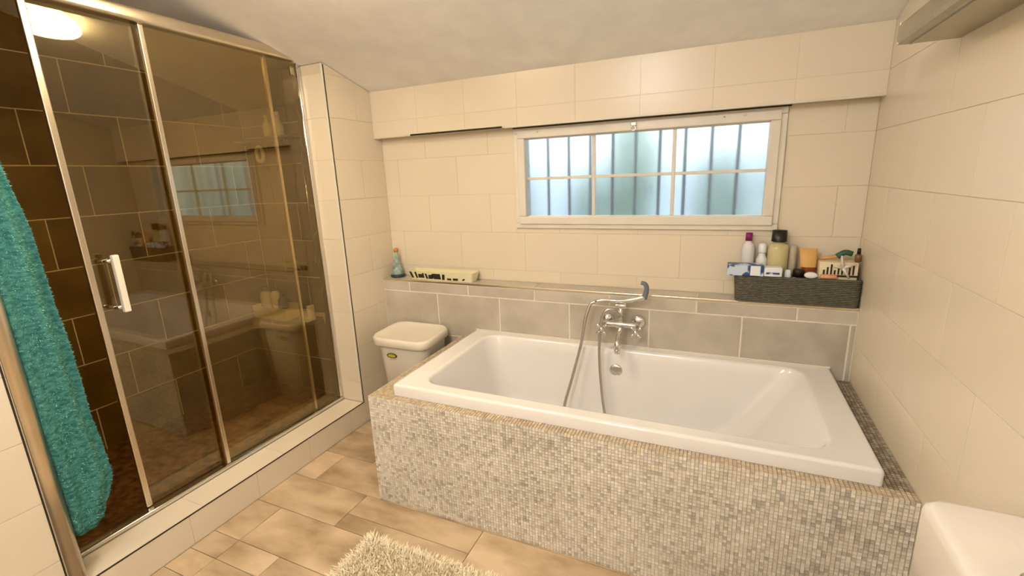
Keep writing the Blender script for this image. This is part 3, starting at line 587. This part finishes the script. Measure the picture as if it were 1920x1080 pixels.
# grey woven basket: slatted sides as woven strands
bk0, bk1, bkA, bkB, bkh = 1.705, XR-.004, 1.905, 2.030, .118
bk = thing('woven_basket', 'dark grey woven basket full of toiletries on the ledge', 'basket', (1.93, 1.97, ZL))
loft('liner', [rrect(bk0+.014, bk1-.006, bkA+.012, bkB-.006, .02, ZL+.001), rrect(bk0+.006, bk1-.004, bkA+.006, bkB-.004, .02, ZL+bkh), rrect(bk0+.010, bk1-.008, bkA+.010, bkB-.008, .02, ZL+bkh), rrect(bk0+.018, bk1-.010, bkA+.016, bkB-.010, .02, ZL+.006)], M['basket'], bk, smooth=False)
for i in range(15):
    z = ZL+.006+i*.0076; t = (z-ZL)/bkh; base = rrect(bk0+.009*(1-t), bk1-.002, bkA+.008*(1-t), bkB-.001, .02, z, 5); path = []
    n = len(base); dense = []
    for j in range(n):
        a, b = base[j], base[(j+1) % n]; k = max(1, int((b-a).length/.008)); dense += [a.lerp(b, q/k) for q in range(k)]
    cx, cy = (bk0+bk1)/2, (bkA+bkB)/2
    rgz = []
    for j, p in enumerate(dense):
        d = (dense[(j+1) % len(dense)]-dense[j-1]).normalized(); nn = V3((d.y, -d.x, 0)); off = .0016*(1 if (j+i) % 2 else -1)
        rgz.append([p-nn*(off+.0005)+nn*.0022*math.cos(b)+V3((0, 0, .0040*math.sin(b))) for b in (0, math.pi/2, math.pi, 3*math.pi/2)])
    loft('strand', rgz, M['basket'], bk, closed=True)
M['clearw'] = mat('milky_bottle', (.74, .74, .76), .25); M['magenta'] = mat('magenta_cap', (.22, .01, .12), .4); M['perf'] = mat('pale_yellow_bottle', (.58, .52, .28), .15)
M['greyb'] = mat('grey_bottle', (.50, .44, .34), .35); M['tan'] = mat('orange_tan_tube', (.72, .42, .14), .4); M['rust'] = mat('rust_band', (.25, .05, .01), .4)
M['bluebox'] = mat('blue_print_box', (.55, .66, .85), .4, col2=(.03, .07, .22), scale=16, detail=2, lo=.45, hi=.5); M['wbox'] = mat('white_card', (.80, .84, .90), .45); M['purple'] = mat('purple_base', (.10, .05, .14), .4)
zi = ZL+.0065; zr = ZL+bkh
bottle('toiletry_bottle', 'milky white bottle with magenta cap in the woven basket', 1.752, 2.000, zi, [(.022, 0), (.026, .004), (.026, .215), (.022, .236), (.012, .246), (.012, .252)], M['clearw'], [(.014, 0), (.014, .034), (.001, .036)], M['magenta'])
bottle('toiletry_bottle', 'short white-capped clear bottle beside the blue box', 1.808, 1.996, zi, [(.020, 0), (.023, .004), (.023, .17), (.014, .19), (.012, .20)], M['clearw'], [(.015, 0), (.016, .006), (.016, .035), (.010, .042), (.001, .042)], M['wbox'])
bottle('perfume_bottle', 'squat pale yellow bottle with wide black cap', 1.868, 1.992, zi, [(.036, 0), (.040, .005), (.040, .22), (.034, .238), (.022, .242), (.022, .252)], M['perf'], [(.030, 0), (.030, .002), (.028, .048), (.001, .049)], M['black'], n=28, sy=.72)
bottle('toiletry_bottle', 'slim grey bottle right of the black-capped bottle', 1.925, 2.000, zi, [(.014, 0), (.016, .004), (.016, .205), (.012, .235), (.001, .237)], M['greyb'])
bb = thing('cosmetics_box', 'blue and white printed box lying on the basket rim', 'box', (1.77, 1.95, zr)); bb.rotation_euler = (0, 0, 0)
box('carton', 1.672, 1.812, 1.900, 1.968, zr+.0015, zr+.047, M['bluebox'], bb, .001); box('label_panel', 1.762, 1.80, 1.8992, 1.9002, zr+.004, zr+.046, M['wbox'], bb)
pk = thing('tissue_packet', 'white printed packet on the basket rim beside the blue box', 'packet', (1.85, 1.95, zr)); box('wrap', 1.8135, 1.882, 1.902, 1.955, zr+.0015, zr+.040, M['wbox'], pk, .004, 3); box('print', 1.822, 1.872, 1.9012, 1.9022, zr+.012, zr+.020, M['bluebox'], pk)
# tapered cosmetics tube standing on its cap
tb = thing('cosmetics_tube', 'orange-tan tapered tube standing in the woven basket', 'tube', (1.965, 1.97, zi))
loft('sleeve', [circ((1.985, 1.968, zi+.03), .021, 20), circ((1.983, 1.968, zi+.10), .024, 20, 'z', .019), circ((1.980, 1.968, zi+.17), .030, 20, 'z', .012), circ((1.976, 1.968, zi+.228), .033, 20, 'z', .003)], M['tan'], tb)
lathe('cap', 1.985, 1.968, zi+.0005, [(.018, 0), (.020, .002), (.020, .03)], M['rust'], tb)
loft('printed_band', [circ((1.9845, 1.968, zi+.085), .0245, 20, 'z', .0205), circ((1.9825, 1.968, zi+.15), .0295, 20, 'z', .0152)], M['rust'], tb, cap0=False, cap1=False)
bottle('cream_jar', 'small white jar with black lid at the basket front', 1.945, 1.944, zi, [(.018, 0), (.020, .003), (.020, .105), (.017, .11)], M['wbox'], [(.021, 0), (.021, .028), (.019, .032), (.001, .032)], M['black'], cat='jar', capname='lid')
bottle('lotion_bottle', 'tiny white bottle at the basket front left of the black-lidded jar', 1.906, 1.936, zi, [(.010, 0), (.012, .003), (.012, .13), (.009, .138), (.001, .14)], M['wbox'])
cp = tag(loft('cotton_pad', [circ((1.985, 1.918, zr+.0145), .022, 20, 'y', .012), circ((1.985, 1.906, zr+.0145), .024, 20, 'y', .013), circ((1.985, 1.902, zr+.0145), .018, 20, 'y', .009)], M['wbox']), 'white cotton pad tucked over the basket front', 'cotton pad')
pc = thing('makeup_pouch', 'cream box with dark striped front in the basket corner', 'pouch', (2.08, 1.98, zi))
box('case', 2.016, 2.150, 1.935, 2.012, zi+.0005, zi+.178, M['cream'], pc, .006, 3)
for i in range(9): box('stripe', 2.030+i*.0125, 2.036+i*.0125, 1.9337, 1.9352, zi+.128, zi+.128+.018+.012*((i*7) % 3), M['dark'], pc)
box('stripe', 2.022, 2.150, 1.9337, 1.9352, zi+.118, zi+.126, M['dark'], pc)
lp = tag(tube('cosmetic_stick', [(2.02, 1.916, zr+.0095), (2.075, 1.914, zr+.0095)], .0085, mat('peach_stick', (.75, .36, .20), .4)), 'peach-coloured cosmetic stick lying along the basket rim', 'cosmetic stick')
hc = thing('hair_clip', 'pale star-shaped hair clip on the cream box', 'hair clip', (2.10, 1.93, zi+.17))
for a, l in ((100, .05), (20, .045), (-60, .05), (170, .035)): tube('arm', [(2.095, 1.9275, zi+.158), (2.095+l*math.cos(math.radians(a)), 1.9275, zi+.158+l*math.sin(math.radians(a)))], [.007, .003], M['ceramic'], hc, 8)
br = thing('hair_brush', 'dark green brush lying on top of the cream box', 'brush', (2.09, 1.975, zi+.18))
tube('head', [(2.080, 1.975, zi+.196), (2.105, 1.972, zi+.214), (2.13, 1.97, zi+.209)], [.012, .016, .011], M['greenb'], br, 12, sub=4); tube('handle', [(2.085, 1.975, zi+.198), (2.04, 1.985, zi+.187), (2.015, 1.99, zi+.185)], [.008, .006], M['tan'], br, 10)
bottle('small_bottle', 'brown glass bottle beside the right wall', 2.148, 1.955, zi+.179, [(.010, 0), (.012, .003), (.012, .028), (.006, .033)], mat('brown_glass', (.18, .09, .03), .2), [(.007, 0), (.006, .022), (.001, .022)], M['black'])
